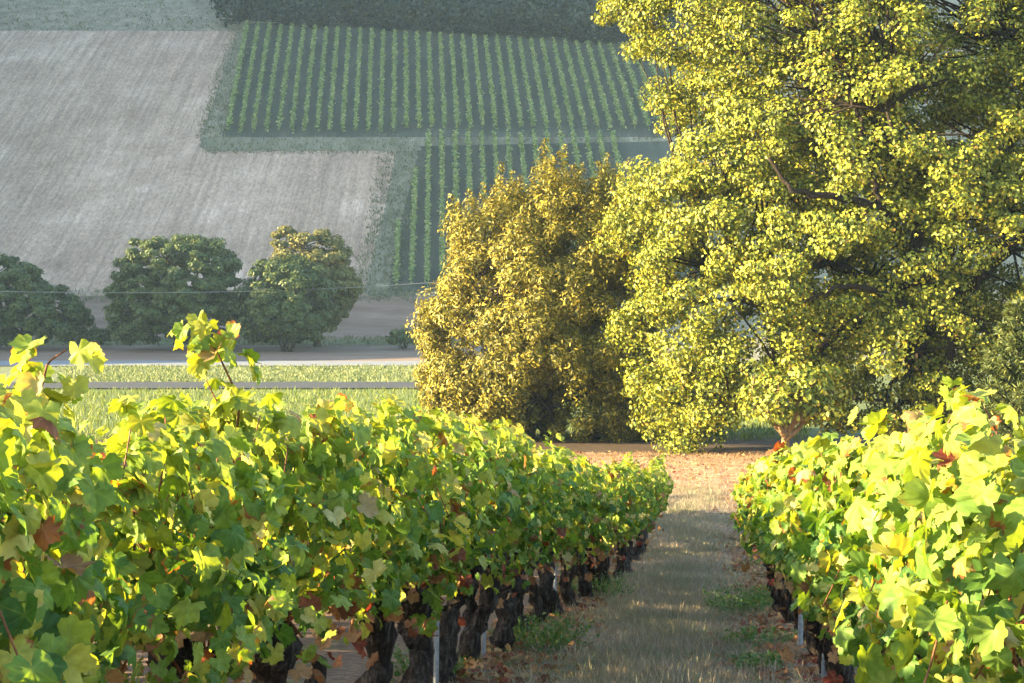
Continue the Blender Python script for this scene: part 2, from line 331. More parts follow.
def grape_foliage(name, P, nrm, tip, s, mat, parent=None, sun_tint=None):
    yg_ = [] ; sun_tint = np.zeros(len(P)) if sun_tint is None else sun_tint
    k = rng.integers(0, len(GRAPE), len(P)); parts, ve, ri = [], [], []
    for j, (T, F, v, r) in enumerate(GRAPE):
        m = k == j
        if m.any(): parts.append(stamp(T, F, P[m], nrm[m], tip[m], s[m])); ve.append(np.tile(v, m.sum())); ri.append(np.tile(r, m.sum())); yg_.append(np.repeat(sun_tint[m], len(T)))
    V, F = merge(parts)
    return build(name, V, F, mat, parent, smooth=True, attrs={"vein": np.concatenate(ve), "rim": np.concatenate(ri), "sun_tint": np.concatenate(yg_)})
# small tree leaf: folded lozenge of six points
SIMPLE = (np.array([[0, 0, 0], [.26, .28, .07], [.30, .62, .05], [0, 1, -.10], [-.30, .62, .05], [-.26, .28, .07]], float) - [0, .5, 0], np.array([[0, 1, 2], [0, 2, 3], [0, 3, 4], [0, 4, 5]]))
NARROW = (np.array([[0, 0, 0], [.17, .4, .06], [0, 1, -.08], [-.17, .4, .06]], float) - [0, .5, 0], np.array([[0, 1, 2], [0, 2, 3]]))
BLADE = (np.array([[-.04, 0, 0], [.04, 0, 0], [.03, .55, .06], [-.03, .55, .06], [0, 1, .22]], float), np.array([[0, 1, 2], [0, 2, 3], [3, 2, 4]]))
def tube(pts, rad, sides=6, wob=0.0, seed=0):
    pts = np.asarray(pts, float); rad = np.asarray(rad, float); n = len(pts)
    t = unit(np.gradient(pts, axis=0)); up = np.array([0.31, .95, .05]); u = unit(np.cross(t, up)); v = np.cross(t, u)
    a = np.arange(sides) * 2 * math.pi / sides
    rr = np.repeat(rad[:, None], sides, 1)
    if wob:
        q = np.random.default_rng(seed); rr = rr * (1 + wob * q.normal(0, 1, rr.shape)) * (1 + wob * q.normal(0, .8, (1, sides)))
    V = pts[:, None, :] + rr[..., None] * (np.cos(a)[None, :, None] * u[:, None, :] + np.sin(a)[None, :, None] * v[:, None, :])
    V = V.reshape(-1, 3); F = []
    for i in range(n - 1):
        for j in range(sides):
            b, c = i * sides + j, i * sides + (j + 1) % sides; F += [(b, c, c + sides), (b, c + sides, b + sides)]
    k = len(V); V = np.concatenate([V, pts[-1:], pts[:1]])
    for j in range(sides): F += [((n - 1) * sides + j, (n - 1) * sides + (j + 1) % sides, k), ((j + 1) % sides, j, k + 1)]
    return V, np.array(F)
def bend(a, b, n=7, sag=0.0, jit=0.0, seed=0):
    a, b = np.asarray(a, float), np.asarray(b, float); s = np.linspace(0, 1, n)[:, None]; q = np.random.default_rng(seed)
    p = a + (b - a) * s; p[:, 2] += sag * np.sin(s[:, 0] * math.pi)
    p[1:-1] += q.normal(0, jit, (n - 2, 3)); return p

# ------------------------------------------------------------------ crowns filled from an outline with real depth
def inside(poly, x, z):
    c = np.zeros(x.shape, bool); n = len(poly)
    for i in range(n):
        (x0, z0), (x1, z1) = poly[i], poly[(i + 1) % n]
        hitm = ((z0 > z) != (z1 > z)) & (x < (x1 - x0) * (z - z0) / ((z1 - z0) or 1e-9) + x0); c ^= hitm
    return c
def edge_dist(poly, x, z):
    d = np.full(x.shape, 1e9); n = len(poly)
    for i in range(n):
        a = np.array(poly[i]); b = np.array(poly[(i + 1) % n]); ab = b - a
        s = np.clip(((x - a[0]) * ab[0] + (z - a[1]) * ab[1]) / (ab @ ab), 0, 1)
        d = np.minimum(d, np.hypot(x - a[0] - s * ab[0], z - a[1] - s * ab[1]))
    return d
def crown_points(outline_px, Yd, depth, n, seed, shell=.55, holes=0.0, hole_scale=.5, ground_clear=None):
    """Clump centres in a rounded volume: outline at distance Yd, bulging `depth` metres fore and aft."""
    q = np.random.default_rng(seed)
    poly = [((px - CX) / FPX * Yd, (HY - py) / FPX * Yd) for px, py in outline_px]
    A = np.array(poly); lo, hi = A.min(0), A.max(0); rad = .5 * min(hi - lo)
    got = []; tot = 0
    while tot < n:
        x = q.uniform(lo[0], hi[0], 4000); z = q.uniform(lo[1], hi[1], 4000); v = q.uniform(-1, 1, 4000)
        ok = inside(poly, x, z); x, z, v = x[ok], z[ok], v[ok]
        e = edge_dist(poly, x, z) / rad; th = np.sqrt(np.clip(1 - (1 - np.clip(e, 0, 1)) ** 2, 0, 1)) * depth
        y = v * depth; near = np.minimum(1 - np.abs(y) / np.maximum(th, 1e-6), e * 1.4)
        keep = (np.abs(y) <= th) & (q.uniform(0, 1, len(x)) < np.where(near < .35, 1.0, 1 - shell))
        x, y, z = x[keep], y[keep], z[keep]
        if holes:
            nz = np.array([mnoise.noise((a * hole_scale, b * hole_scale, c * hole_scale + seed)) for a, b, c in zip(x, y, z)]); k2 = nz > -holes
            x, y, z = x[k2], y[k2], z[k2]
        got.append(np.column_stack([x, y + Yd, z])); tot += len(x)
    P = np.concatenate(got)[:n]
    if ground_clear is not None: P[:, 2] = np.maximum(P[:, 2], zt(P[:, 0], P[:, 1]) + ground_clear)
    return P
def clump_leaves(C, centre, per, rad, size, seed, flat=.6, up=.5, template=SIMPLE, spiky=0.0):
    q = np.random.default_rng(seed); n = len(C) * per
    out = unit(C - centre); d = unit(q.normal(0, 1, (len(C), per, 3))); r = rad * q.uniform(.25, 1, (len(C), per, 1)) ** .6
    cr = q.uniform(.65, 1.35, (len(C), 1, 1)); off = d * r * cr; off[..., 2] *= flat
    if spiky: off[..., 2] = q.uniform(0, 1, (len(C), per)) ** .8 * spiky * cr[..., 0]; off[..., :2] *= (1.05 - .75 * off[..., 2:3] / (spiky * 1.4))
    P = (C[:, None] + off).reshape(-1, 3)
    nrm = (d * .8 + out[:, None] * .6 + q.normal(0, .5, d.shape)); nrm[..., 2] += up; nrm = nrm.reshape(-1, 3)
    tip = (d * .7 + q.normal(0, .6, d.shape)); tip[..., 2] += (1.7 if spiky else -.35); tip = tip.reshape(-1, 3)
    s = size * q.uniform(.6, 1.35, n)
    return stamp(*template, P, nrm, tip, s)
def tree(name, label, cat, base, C, per, rad, size, mat, bark, seed, trunk_r=.3, split=.3, limbs=7, flat=.6, group=None, spiky=0.0, template=SIMPLE, stems=1, twig_r=.02, nlimb=None, crown_name="crown"):
    q = np.random.default_rng(seed); base = np.array(base, float); root = empty(name, tuple(base)); tag(root, label, cat, group)
    cen = C.mean(0); Cl = C - base; cenl = cen - base; H = Cl[:, 2].max()
    fork = np.array([cenl[0] * .15, cenl[1] * .15, max(H * split, .3)])
    ends = Cl[q.choice(len(Cl), limbs, replace=False)] * .92
    ends = ends[np.argsort(-ends[:, 2])]
    if stems == 1:
        tp = bend((0, 0, -.25), fork, 7, 0, trunk_r * .22, seed); rr = np.linspace(trunk_r * 1.15, trunk_r * .8, 7); rr[0] *= 1.35
        V, F = tube(tp, rr, 10, .07, seed); build("trunk", V, F, bark, root, smooth=True)
        starts = [fork * q.uniform(.8, 1.0) for _ in ends]
    else: starts = [np.array([*q.normal(0, trunk_r * 1.6, 2), -.2]) for _ in ends]
    skel = []
    for i, (s0, e) in enumerate(zip(starts, ends)):
        lp = bend(s0, e, 9, .12 * np.linalg.norm(e - s0) * q.uniform(-.2, .8), .05 * np.linalg.norm(e - s0) * .5, seed * 31 + i)
        r0 = trunk_r * (.62 if stems == 1 else .38); V, F = tube(lp, np.linspace(r0, twig_r * 1.2, 9), 7, .06, seed + i)
        build("limb" if stems == 1 else "stem", V, F, bark, root, smooth=True); skel.append(lp)
    sk = np.concatenate(skel); tw = []
    for i in range(0, len(Cl), 1 if len(Cl) < 300 else 4):
        d = np.linalg.norm(sk - Cl[i], axis=1) + .5 * np.maximum(sk[:, 2] - Cl[i, 2], 0); j = int(np.argmin(d))
        if d[j] > .1: tw.append(tube(bend(sk[j], Cl[i], 4, .06 * d[j], .03 * d[j], i), [twig_r * 1.6, twig_r * 1.2, twig_r * .8, twig_r * .4], 4))
    tag(build("twigs", *merge(tw), bark, root), kind="stuff")
    V, F = clump_leaves(Cl, cenl, per, rad, size, seed + 5, flat, .5, template, spiky)
    build(crown_name, V, F, mat, root)
    return root

# ------------------------------------------------------------------ oak, bush and their neighbours
oak_out = [(622, -20), (600, 12), (606, 40), (640, 55), (655, 92), (640, 128), (618, 150), (628, 176), (604, 205), (594, 250), (612, 290), (616, 330), (626, 372), (640, 412), (662, 450), (700, 466), (738, 458), (752, 424),
           (800, 416), (826, 440), (870, 452), (930, 450), (980, 452), (1040, 450), (1120, 400), (1170, 320), (1180, 180), (1140, 40), (1060, -80), (960, -150), (840, -165), (730, -130), (660, -70)]
OY = 40.5; ox = (928 - CX) / FPX * OY
C = crown_points(oak_out, OY, 4.6, 2300, 11, shell=.3, holes=.10, hole_scale=.62)
def px3(px, py, y): return np.array([(px - CX) / FPX * y, y, (HY - py) / FPX * y])
front = [[px3(938, 330, 39.5), px3(915, 258, 38.3), px3(882, 207, 37.2), px3(835, 196, 36.7), px3(790, 190, 36.5), px3(768, 158, 36.6)],
         [px3(940, 345, 39.5), px3(985, 262, 38.3), px3(1030, 232, 37.4), px3(1080, 190, 37.0)],
         [px3(930, 400, 39.6), px3(962, 318, 38.0), px3(1000, 326, 37.4), px3(1045, 350, 37.2)],
         [px3(930, 380, 39.8), px3(905, 300, 38.2), px3(850, 285, 37.0), px3(800, 300, 36.8)],
         [px3(882, 207, 37.2), px3(862, 130, 37.0), px3(840, 70, 36.9)]]
def dense(pl, n): p = np.array(pl); u = np.linspace(0, len(p) - 1, n); return np.column_stack([np.interp(u, range(len(p)), p[:, i]) for i in range(3)])
FL = [dense(f, 30) for f in front]; allp = np.concatenate([f[4:] for f in FL]); near_limb = np.zeros(len(C), bool)
for a in allp: near_limb |= (np.hypot(C[:, 0] - a[0], C[:, 2] - a[2]) < .36) & (C[:, 1] < a[1] + .7)
C = C[~(near_limb & (rng.uniform(0, 1, len(C)) < .75))]
oak = tree("oak_tree", "large spreading oak with yellow-green sunlit leaves and dark crooked limbs", "oak tree", (ox, OY, Z(ox, OY)), C, 200, .55, .10, OAKL, BARK, 12, trunk_r=.42, split=.26, limbs=15, flat=.62, twig_r=.028)
for k, f in enumerate(FL):
    f = f - np.array(oak.location); f[1:-1] += rng.normal(0, .035, (28, 3)); build("limb", *tube(f, np.linspace(.14 if k < 4 else .08, .035, 30), 8, .08, k), BARK, oak, smooth=True)
sx = (784 - CX) / FPX * 36; C = crown_points([(735, 400), (748, 372), (790, 352), (830, 368), (846, 400), (834, 424), (800, 416), (752, 424)], 36.0, 1.1, 60, 21, shell=.3)
tree("slender_tree", "slender pale-barked tree with forked stem under the big oak", "tree", (sx, 36, Z(sx, 36)), C, 60, .38, .13, OAKL, PALEBARK, 23, trunk_r=.12, split=.30, limbs=7, twig_r=.018)
bush_out = [(424, 405), (414, 350), (418, 312), (438, 262), (444, 222), (462, 206), (478, 208), (498, 186), (512, 196), (524, 192), (548, 165), (572, 176), (586, 196), (606, 176), (628, 196), (655, 215), (668, 300), (668, 380), (662, 440), (560, 441), (500, 438), (440, 430)]
BY = 45.0; bx = (548 - CX) / FPX * BY
C = crown_points(bush_out, BY, 3.3, 1700, 31, shell=.3, holes=.22, hole_scale=.7, ground_clear=.2)
bush = tree("tall_bush", "tall dense golden-green bush with upright leafy tips left of the oak", "bush", (bx, BY, Z(bx, BY)), C, 120, .36, .135, BUSHL, BARK, 33, trunk_r=.22, limbs=14, flat=1.0, template=NARROW, stems=2, twig_r=.018, crown_name="foliage")
Cb = C - np.array(bush.location); hz_ = Cb[:, 2]; edge = hz_ > np.array([np.max(hz_[np.hypot(Cb[:, 0] - c[0], (Cb[:, 1] - c[1]) * .8) < .8]) for c in Cb]) - .6
V, F = clump_leaves(Cb[edge], Cb.mean(0), 80, .22, .13, 38, template=NARROW, spiky=.75)
build("upright_tips", V, F, BUSHL, bush)
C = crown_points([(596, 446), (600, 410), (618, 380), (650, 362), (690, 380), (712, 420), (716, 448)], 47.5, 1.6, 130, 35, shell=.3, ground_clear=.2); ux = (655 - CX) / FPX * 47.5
tree("shaded_shrub", "dark low shrub in deep shade between the tall bush and the oak", "shrub", (ux, 47.5, Z(ux, 47.5)), C, 110, .5, .14, WOODL, BARK, 36, trunk_r=.12, limbs=7, flat=.9, stems=2)  # near-black leaf colour puts the deep shade of this gap into the shrub
def conifer(name, label, x, y, h, seed):
    q = np.random.default_rng(seed); root = empty(name, (x, y, Z(x, y))); tag(root, label, "conifer")
    build("trunk", *tube([(0, 0, -.1), (0, 0, h * .5), (0, 0, h)], [.07, .05, .012], 7), BARK, root, smooth=True)
    P, nr, tp, tw = [], [], [], []
    for lev in np.linspace(.06, .97, 22):
        for k in range(8):
            a = q.uniform(0, 6.283); L = (1 - lev) ** .8 * h * .36 * q.uniform(.8, 1.1) + .06; d = np.array([math.cos(a), math.sin(a), .62]); d /= np.linalg.norm(d)
            p0 = np.array([0, 0, lev * h]); p1 = p0 + d * L; tw.append(tube(np.array([p0, .5 * (p0 + p1) - [0, 0, .02], p1]), [.012, .008, .003], 4))
            for s in np.linspace(.12, 1, int(10 + L * 16)):
                for m in range(5):
                    P.append(p0 + d * L * s); tip = d * 1.3 + q.normal(0, .5, 3); tp.append(tip); nr.append(q.normal(0, .6, 3) + [0, 0, .8])
    tag(build("branches", *merge(tw), BARK, root), kind="stuff")
    T = NARROW[0] * [.55, 1, 1] + [0, .5, 0]
    build("needles", *stamp(T, NARROW[1], np.array(P), np.array(nr), np.array(tp), q.uniform(.10, .19, len(P))), FIRL, root)
cx_ = (1018 - CX) / FPX * 29; conifer("young_conifer", "small conifer with upswept light green needles at the oak's foot", cx_, 29.0, 4.0, 44)
# ------------------------------------------------------------------ trees in the valley
def valley(name, label, out, Yd, depth, n, mat, seed, per=150, rad=.6, size=.26, px=None, tr=.25, group="trees in the valley", **kw):
    C = crown_points(out, Yd, depth, n, seed, shell=.4, holes=.6, hole_scale=.6, ground_clear=.3); x = ((px or (sum(p[0] for p in out) / len(out))) - CX) / FPX * Yd
    return tree(name, label, "tree", (x, Yd, Z(x, Yd)), C, per, rad, size, mat, BARK, seed + 1, trunk_r=tr, limbs=9, twig_r=.04, group=group, **kw)
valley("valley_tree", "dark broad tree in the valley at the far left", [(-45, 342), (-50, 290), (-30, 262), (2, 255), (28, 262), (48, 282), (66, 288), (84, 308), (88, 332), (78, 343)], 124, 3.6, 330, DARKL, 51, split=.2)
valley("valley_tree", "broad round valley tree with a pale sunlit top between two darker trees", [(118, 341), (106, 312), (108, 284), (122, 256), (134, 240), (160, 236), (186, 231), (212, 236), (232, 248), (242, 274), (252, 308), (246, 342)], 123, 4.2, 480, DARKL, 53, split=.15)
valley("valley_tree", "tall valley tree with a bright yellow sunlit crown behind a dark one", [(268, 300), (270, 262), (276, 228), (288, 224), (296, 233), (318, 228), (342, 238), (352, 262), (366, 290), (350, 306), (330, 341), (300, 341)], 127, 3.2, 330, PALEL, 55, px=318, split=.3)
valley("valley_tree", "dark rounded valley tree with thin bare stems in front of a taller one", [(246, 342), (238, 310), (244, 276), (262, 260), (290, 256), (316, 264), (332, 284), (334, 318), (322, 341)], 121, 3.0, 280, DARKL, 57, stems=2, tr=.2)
valley("valley_shrub", "low dark shrub on the brown slope left of the tall bush", [(388, 342), (392, 333), (402, 329), (414, 332), (420, 343)], 124, 1.0, 30, DARKL, 59, per=40, rad=.5, size=.3, tr=.08, group=None, stems=2)
valley("valley_shrub", "low scrubby shrub at the right foot of the dark far-left tree", [(80, 343), (84, 330), (96, 325), (106, 332), (108, 343)], 125, 1.0, 30, DARKL, 61, per=40, rad=.5, size=.3, tr=.08, group=None, stems=2)
# far wood at the top of the hill: one mass
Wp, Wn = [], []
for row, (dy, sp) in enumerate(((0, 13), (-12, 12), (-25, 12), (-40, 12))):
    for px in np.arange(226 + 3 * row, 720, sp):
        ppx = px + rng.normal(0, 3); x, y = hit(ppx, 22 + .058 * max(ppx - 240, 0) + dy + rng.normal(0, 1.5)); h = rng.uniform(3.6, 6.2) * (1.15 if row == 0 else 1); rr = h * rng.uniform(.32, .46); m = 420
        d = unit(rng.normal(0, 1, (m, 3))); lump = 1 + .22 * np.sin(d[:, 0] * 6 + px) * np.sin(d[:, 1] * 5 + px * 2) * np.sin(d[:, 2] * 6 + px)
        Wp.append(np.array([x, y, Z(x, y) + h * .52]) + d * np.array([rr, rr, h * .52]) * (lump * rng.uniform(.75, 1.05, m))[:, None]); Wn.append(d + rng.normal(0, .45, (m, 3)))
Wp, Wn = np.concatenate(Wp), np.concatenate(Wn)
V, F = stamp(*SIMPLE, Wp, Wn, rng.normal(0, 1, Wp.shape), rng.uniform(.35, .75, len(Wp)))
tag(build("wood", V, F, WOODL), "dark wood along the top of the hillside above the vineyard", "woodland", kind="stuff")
# power cable over the valley
cy = 118.0; cp = [((px - CX) / FPX * cy, cy + (px - 200) * .012, (HY - py) / FPX * cy) for px, py in ((-160, 284), (-60, 288.5), (40, 291), (120, 292.3), (200, 292.3), (280, 291), (360, 288), (460, 282), (580, 272))]
tag(build("power_cable", *tube(cp, [.017] * len(cp), 5), CABLE), "thin grey overhead cable strung across the valley trees", "cable")

# ------------------------------------------------------------------ vine rows on the far hillside
def hill_row(name, p0, p1, label, group):
    (x0, y0), (x1, y1) = hit(*p0), hit(*p1); L = math.hypot(x1 - x0, y1 - y0); n = int(L * 52)
    base = np.array((x0, y0, Z(x0, y0)))
    s = rng.uniform(0, 1, n); gap = np.array([mnoise.noise((v * L * .35, x0, 1.7)) for v in s]); s = s[(gap > -.15) | (rng.uniform(0, 1, n) < .7)]; n = len(s)
    x = x0 + (x1 - x0) * s + rng.normal(0, .135, n); y = y0 + (y1 - y0) * s + rng.normal(0, .1, n); z = zt(x, y) + .35 + 1.15 * rng.uniform(0, 1, n) ** .7
    P = np.column_stack([x, y, z]) - base
    nr = rng.normal(0, .6, (n, 3)) + [0, -.3, .6]
    o = build(name, *stamp(*SIMPLE, P, nr, rng.normal(0, 1, (n, 3)), rng.uniform(.20, .40, n)), FARVINE)
    o.location = tuple(base); tag(o, label, "vine row", group)
for k in range(38):
    xb, xtp = 228 + 12.75 * k, 247 + 11.35 * k
    hill_row("hillside_vine_row", (xb, 136.0 if xb < 405 else 133.5), (xtp, 31 + .058 * (xtp - 250)), ORD[k] + " leafy row from the left in the upper hillside vineyard", "vine rows of the upper hillside vineyard")
for k in range(17):
    b, tp = 396 + 15.4 * k, 402.5 + 13.1 * k
    top = {0: (398.5, 232), 1: (415.5, 178)}.get(k, (tp, 141.5)); 
    hill_row("hillside_vine_row", (b, 290), top, ORD[k] + " leafy row from the left in the lower hillside vineyard", "vine rows of the lower hillside vineyard")

# ------------------------------------------------------------------ the near grapevines
def make_foliage(seed, n, top, bottom, halfw, big):
    q = np.random.default_rng(seed); canes, P, nr, tp, s = [], [], [], [], []
    for c in range(15):
        a0 = q.uniform(-.5, .5); side = q.choice([-1, 1]); h1 = q.uniform(top * .78, top * 1.02); lean = q.uniform(.05, halfw)
        p = [np.array([q.normal(0, .04), a0 * .7, .68]), np.array([side * lean * .5, a0, .98]), np.array([side * lean * .9, a0 + q.normal(0, .1), h1])]
        if q.uniform() < .45: p.append(p[-1] + [side * q.uniform(.08, .2), q.normal(0, .12), -q.uniform(.15, .5)])
        p = np.array(p); ss = np.linspace(0, len(p) - 1, 10); pp = np.column_stack([np.interp(ss, range(len(p)), p[:, i]) for i in range(3)]); pp[1:-1] += q.normal(0, .012, (8, 3))
        canes.append(tube(pp, np.linspace(.0055, .0025, 10), 5))
        m = 20; u = q.uniform(1.5, 9, m); b = np.column_stack([np.interp(u, range(10), pp[:, i]) for i in range(3)])
        o = np.column_stack([side * q.uniform(-.3, 1, m), q.normal(0, .6, m), q.normal(.1, .5, m)]); P.append(b + unit(o) * .09); nr.append(o)
    P = np.concatenate(P); nr = np.concatenate(nr); m = n - len(P)
    # filler leaves on the outer shell of the hedge-like canopy
    sd = q.choice([-1, 1], m); h = q.uniform(bottom, top, m); a = q.uniform(-.58, .58, m)
    wv = halfw * np.sqrt(np.clip(1 - ((h - (bottom + top) * .52) / ((top - bottom) * .62)) ** 2, .05, 1)) * (1 + .25 * np.sin(a * 5 + seed) + .18 * np.sin(h * 9 + a * 3 + seed))
    P2 = np.column_stack([sd * wv * q.uniform(.35, 1.1, m) ** .6, a, h + .06 * np.sin(a * 7 + seed)])
    o2 = np.column_stack([sd * q.uniform(.2, 1.2, m), q.normal(0, .5, m), q.normal(.25, .45, m) + 1.1 * np.clip((h - top + .25) / .25, 0, 1)])
    keep = (P2[:, 2] > bottom + .25 + .22 * np.sin(a * 6.3 + seed * 1.7)) | (q.uniform(0, 1, m) < .18)
    P = np.concatenate([P, P2[keep]]); nr = np.concatenate([nr, o2[keep]]); n = len(P)
    nr = unit(nr) + q.normal(0, .28, (n, 3)); tp = np.column_stack([nr[:, 0] * .5, q.normal(0, .5, n), -np.abs(q.normal(.9, .4, n))])
    s = np.where(q.uniform(0, 1, n) < .3, q.uniform(.024, .042, n), q.uniform(.042, .070, n)) * big
    return merge(canes), P, nr, tp, s
def gnarl(VF, seed, amp):
    V, F = VF; out = V.copy()
    for i, p in enumerate(V):
        out[i] += amp * np.array(mnoise.noise_vector((p[0] * 16 + seed, p[1] * 16, p[2] * 6))) + amp * .5 * np.array(mnoise.noise_vector((p[0] * 45, p[1] * 45 + seed, p[2] * 14)))
    return out, F
def make_trunk(seed):
    q = np.random.default_rng(seed); h = q.uniform(.56, .74); r = q.uniform(.058, .088); m = 22
    pts = bend((0, 0, -.15), (q.normal(0, .07), q.normal(0, .2), h), m, 0, .008, seed); u = np.linspace(0, 1, m)
    pts[:, 1] += .06 * np.sin(u * 5 + seed); pts[:, 0] += .03 * np.sin(u * 7 + seed * 2)
    rr = r * (1.2 - .35 * np.sin(u * math.pi)) * (1 + .28 * np.array([mnoise.noise((a * 5, seed * 3.1, .5)) for a in u])); rr[-5:] *= np.linspace(1.05, 1.5, 5)
    parts = [gnarl(tube(pts, rr, 18, .05, seed), seed, .036)]
    for sgn in (-1, 1):
        e = pts[-1] + [q.normal(0, .05), sgn * q.uniform(.16, .3), q.uniform(.02, .16)]
        parts.append(gnarl(tube(bend(pts[-2], e, 10, .03, .01, seed + sgn + 5), np.linspace(r * .8, r * .35, 10), 12, .08, seed + sgn), seed, .022))
    if seed % 2 == 1:
        e = pts[4] + [q.normal(0, .06), q.choice([-1, 1]) * .24, .46]; parts.append(gnarl(tube(bend(pts[2], e, 12, 0, .012, seed + 9), np.linspace(r * .8, r * .5, 12), 12, .08, seed + 2), seed, .022))
    for k in range(5):
        j = q.integers(8, m); d = unit(q.normal(0, 1, 3)); c = pts[j] + d * rr[j] * .75; parts.append(gnarl(tube(np.array([c - d * .03, c, c + d * .035]), [rr[j] * .5, rr[j] * .42, rr[j] * .15], 9, .1, seed + k), seed, .015))
    return merge(parts)
HIDE = []
protos = []
for v in range(7):
    canes, P, nr, tp, s = make_foliage(100 + v, 1150, 1.53, .62, .40, 1.0)
    root = None
    q = np.random.default_rng(300 + v); m = 48
    dP = np.column_stack([q.normal(0, .17, m), q.uniform(-.5, .5, m), q.uniform(.46, 1.0, m)])
    protos.append(dict(trunk=make_trunk(200 + v), cane=canes, leaf=(P, nr, tp, s), dry=(dP, q.normal(0, 1, (m, 3)), np.column_stack([q.normal(0, .4, (m, 2)), -np.ones(m)]), q.uniform(.03, .06, m)), objs=None))
ROT = -math.atan(.1287)
def vine(x, y, v, label, group, s=1.0, flip=False, only_foliage=False):
    root = empty("grapevine", (x, y, Z(x, y)), ROT + (math.pi if flip else 0), s); tag(root, label, "grapevine", group); p = protos[v]
    if p["objs"] is None:
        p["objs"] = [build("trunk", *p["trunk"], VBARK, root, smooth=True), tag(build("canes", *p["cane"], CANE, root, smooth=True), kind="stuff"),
                     grape_foliage("foliage", *p["leaf"], VINE, root, sun_tint=np.clip((p["leaf"][0][:, 2] - 1.1) / .4, 0, 1)), grape_foliage("dry_leaves", *p["dry"], DRYLEAF, root)]  # yellower with height, sun on the tops put into the colour
    else:
        for o in p["objs"]: copy_part(o, root)
    return root
def sstep(a, b, v): u = min(max((v - a) / (b - a), 0), 1); return u * u * (3 - 2 * u)
def row_x(off, y, bendr=0.0): return off + .1287 * y + bendr * sstep(9, 24, y)
rows_left = []
y = 2.7; i = 0
while y < 24.6:
    x = row_x(-1.63, y, .6); rows_left.append(vine(x, y, (i * 3 + 1) % 7, ("grapevine nearest the camera in the long row left of the grassy alley" if i == 0 else ORD[i] + " grapevine from the camera in the long row left of the grassy alley"),
         "vines in the row left of the alley", float(np.interp(y, [2, 5, 9, 14, 24], [.80, .92, 1.0, .97, .92])) * rng.uniform(.97, 1.04), bool(i % 2))); y += rng.uniform(.98, 1.18); i += 1
y = 3.3; i = 0; rows_right = []
while y < 18.4:
    rows_right.append(vine(row_x(.80, y), y, (i * 2 + 3) % 7, ("grapevine nearest the camera in the row right of the grassy alley" if i == 0 else ORD[i] + " grapevine from the camera in the row right of the grassy alley"),
         "vines in the row right of the alley", rng.uniform(.86, .92) * (.94 if y < 5.5 else 1), bool(i % 2))); y += rng.uniform(.95, 1.12); i += 1
for off, y0, bd, yend, lab, grp in ((-4.03, 2.0, 1.3, 28.5, "grapevine in the second vine row, behind the long row left of the alley", "vines in the second row on the left"),
                          (-6.43, 7.5, 1.5, 30.0, "grapevine in the third vine row, farthest left of the alley", "vines in the third row on the left")):
    y = y0; i = 0
    while y < yend:
        vine(row_x(off, y, bd * .8), y, (i * 5 + 2) % 7, lab, grp, rng.uniform(.93, 1.02) * (1 if y < 22 else .86), bool(i % 2)); y += rng.uniform(.95, 1.1); i += 1
def extra_shoot(root, name, pts, n, size, mat, seed, rad=.0055, spread=.09):
    """A long shoot with its leaves, in world points, as parts of a vine."""
    q = np.random.default_rng(seed); inv = root.matrix_basis.inverted(); P = np.array([list(inv @ Vector(p)) for p in pts]); ss = np.linspace(0, len(P) - 1, 12)
    pp = np.column_stack([np.interp(ss, range(len(P)), P[:, i]) for i in range(3)]); sh = build(name, *tube(pp, np.linspace(rad, rad * .4, 12), 5), CANE, root, smooth=True)
    u = np.sort(q.uniform(1, 11, n)); b = np.column_stack([np.interp(u, range(12), pp[:, i]) for i in range(3)]); o = q.normal(0, 1, (n, 3)); o[:, 2] *= .5
    f = 1.0 - .45 * (u / 11.0)
    nr = unit(o) * .7 + q.normal(0, .3, (n, 3)) + [0, 0, .35]; tp = np.column_stack([o[:, :2] * .6, -np.abs(q.normal(.7, .4, n))])
    grape_foliage("shoot_leaves", b + unit(o) * spread, nr, tp, size * f * q.uniform(.75, 1.2, n), mat, sh, sun_tint=np.ones(n))
def W(px, py, y): return ((px - CX) / FPX * y, y, (HY - py) / FPX * y)
def nearest(rows, y): return min(rows, key=lambda o: abs(o.location.y - y))
v5 = nearest(rows_left, 5.0)
extra_shoot(v5, "tall_shoot", [W(232, 470, 5.0), W(240, 400, 5.0), W(216, 350, 4.95), W(196, 322, 4.9)], 46, .075, VINE, 401)
extra_shoot(v5, "tall_shoot", [W(250, 470, 5.1), W(226, 420, 5.0), W(206, 380, 5.0)], 22, .07, VINE, 402)
v3 = nearest(rows_left, 3.5)
extra_shoot(v3, "tall_shoot", [W(30, 460, 3.5), W(38, 400, 3.5), W(48, 362, 3.5), W(66, 350, 3.5)], 26, .07, VINE, 403)
extra_shoot(v3, "red_shoot", [W(6, 460, 3.2), W(2, 425, 3.2), W(-4, 395, 3.2)], 7, .065, REDLEAF, 404, spread=.05)
r4 = nearest(rows_right, 4.4)
extra_shoot(r4, "tall_shoot", [W(930, 470, 4.4), W(945, 430, 4.4), W(962, 395, 4.4)], 20, .075, VINE, 405)
extra_shoot(r4, "red_shoot", [W(985, 470, 4.2), W(998, 435, 4.2), W(985, 408, 4.2)], 6, .06, REDLEAF, 406, spread=.05)

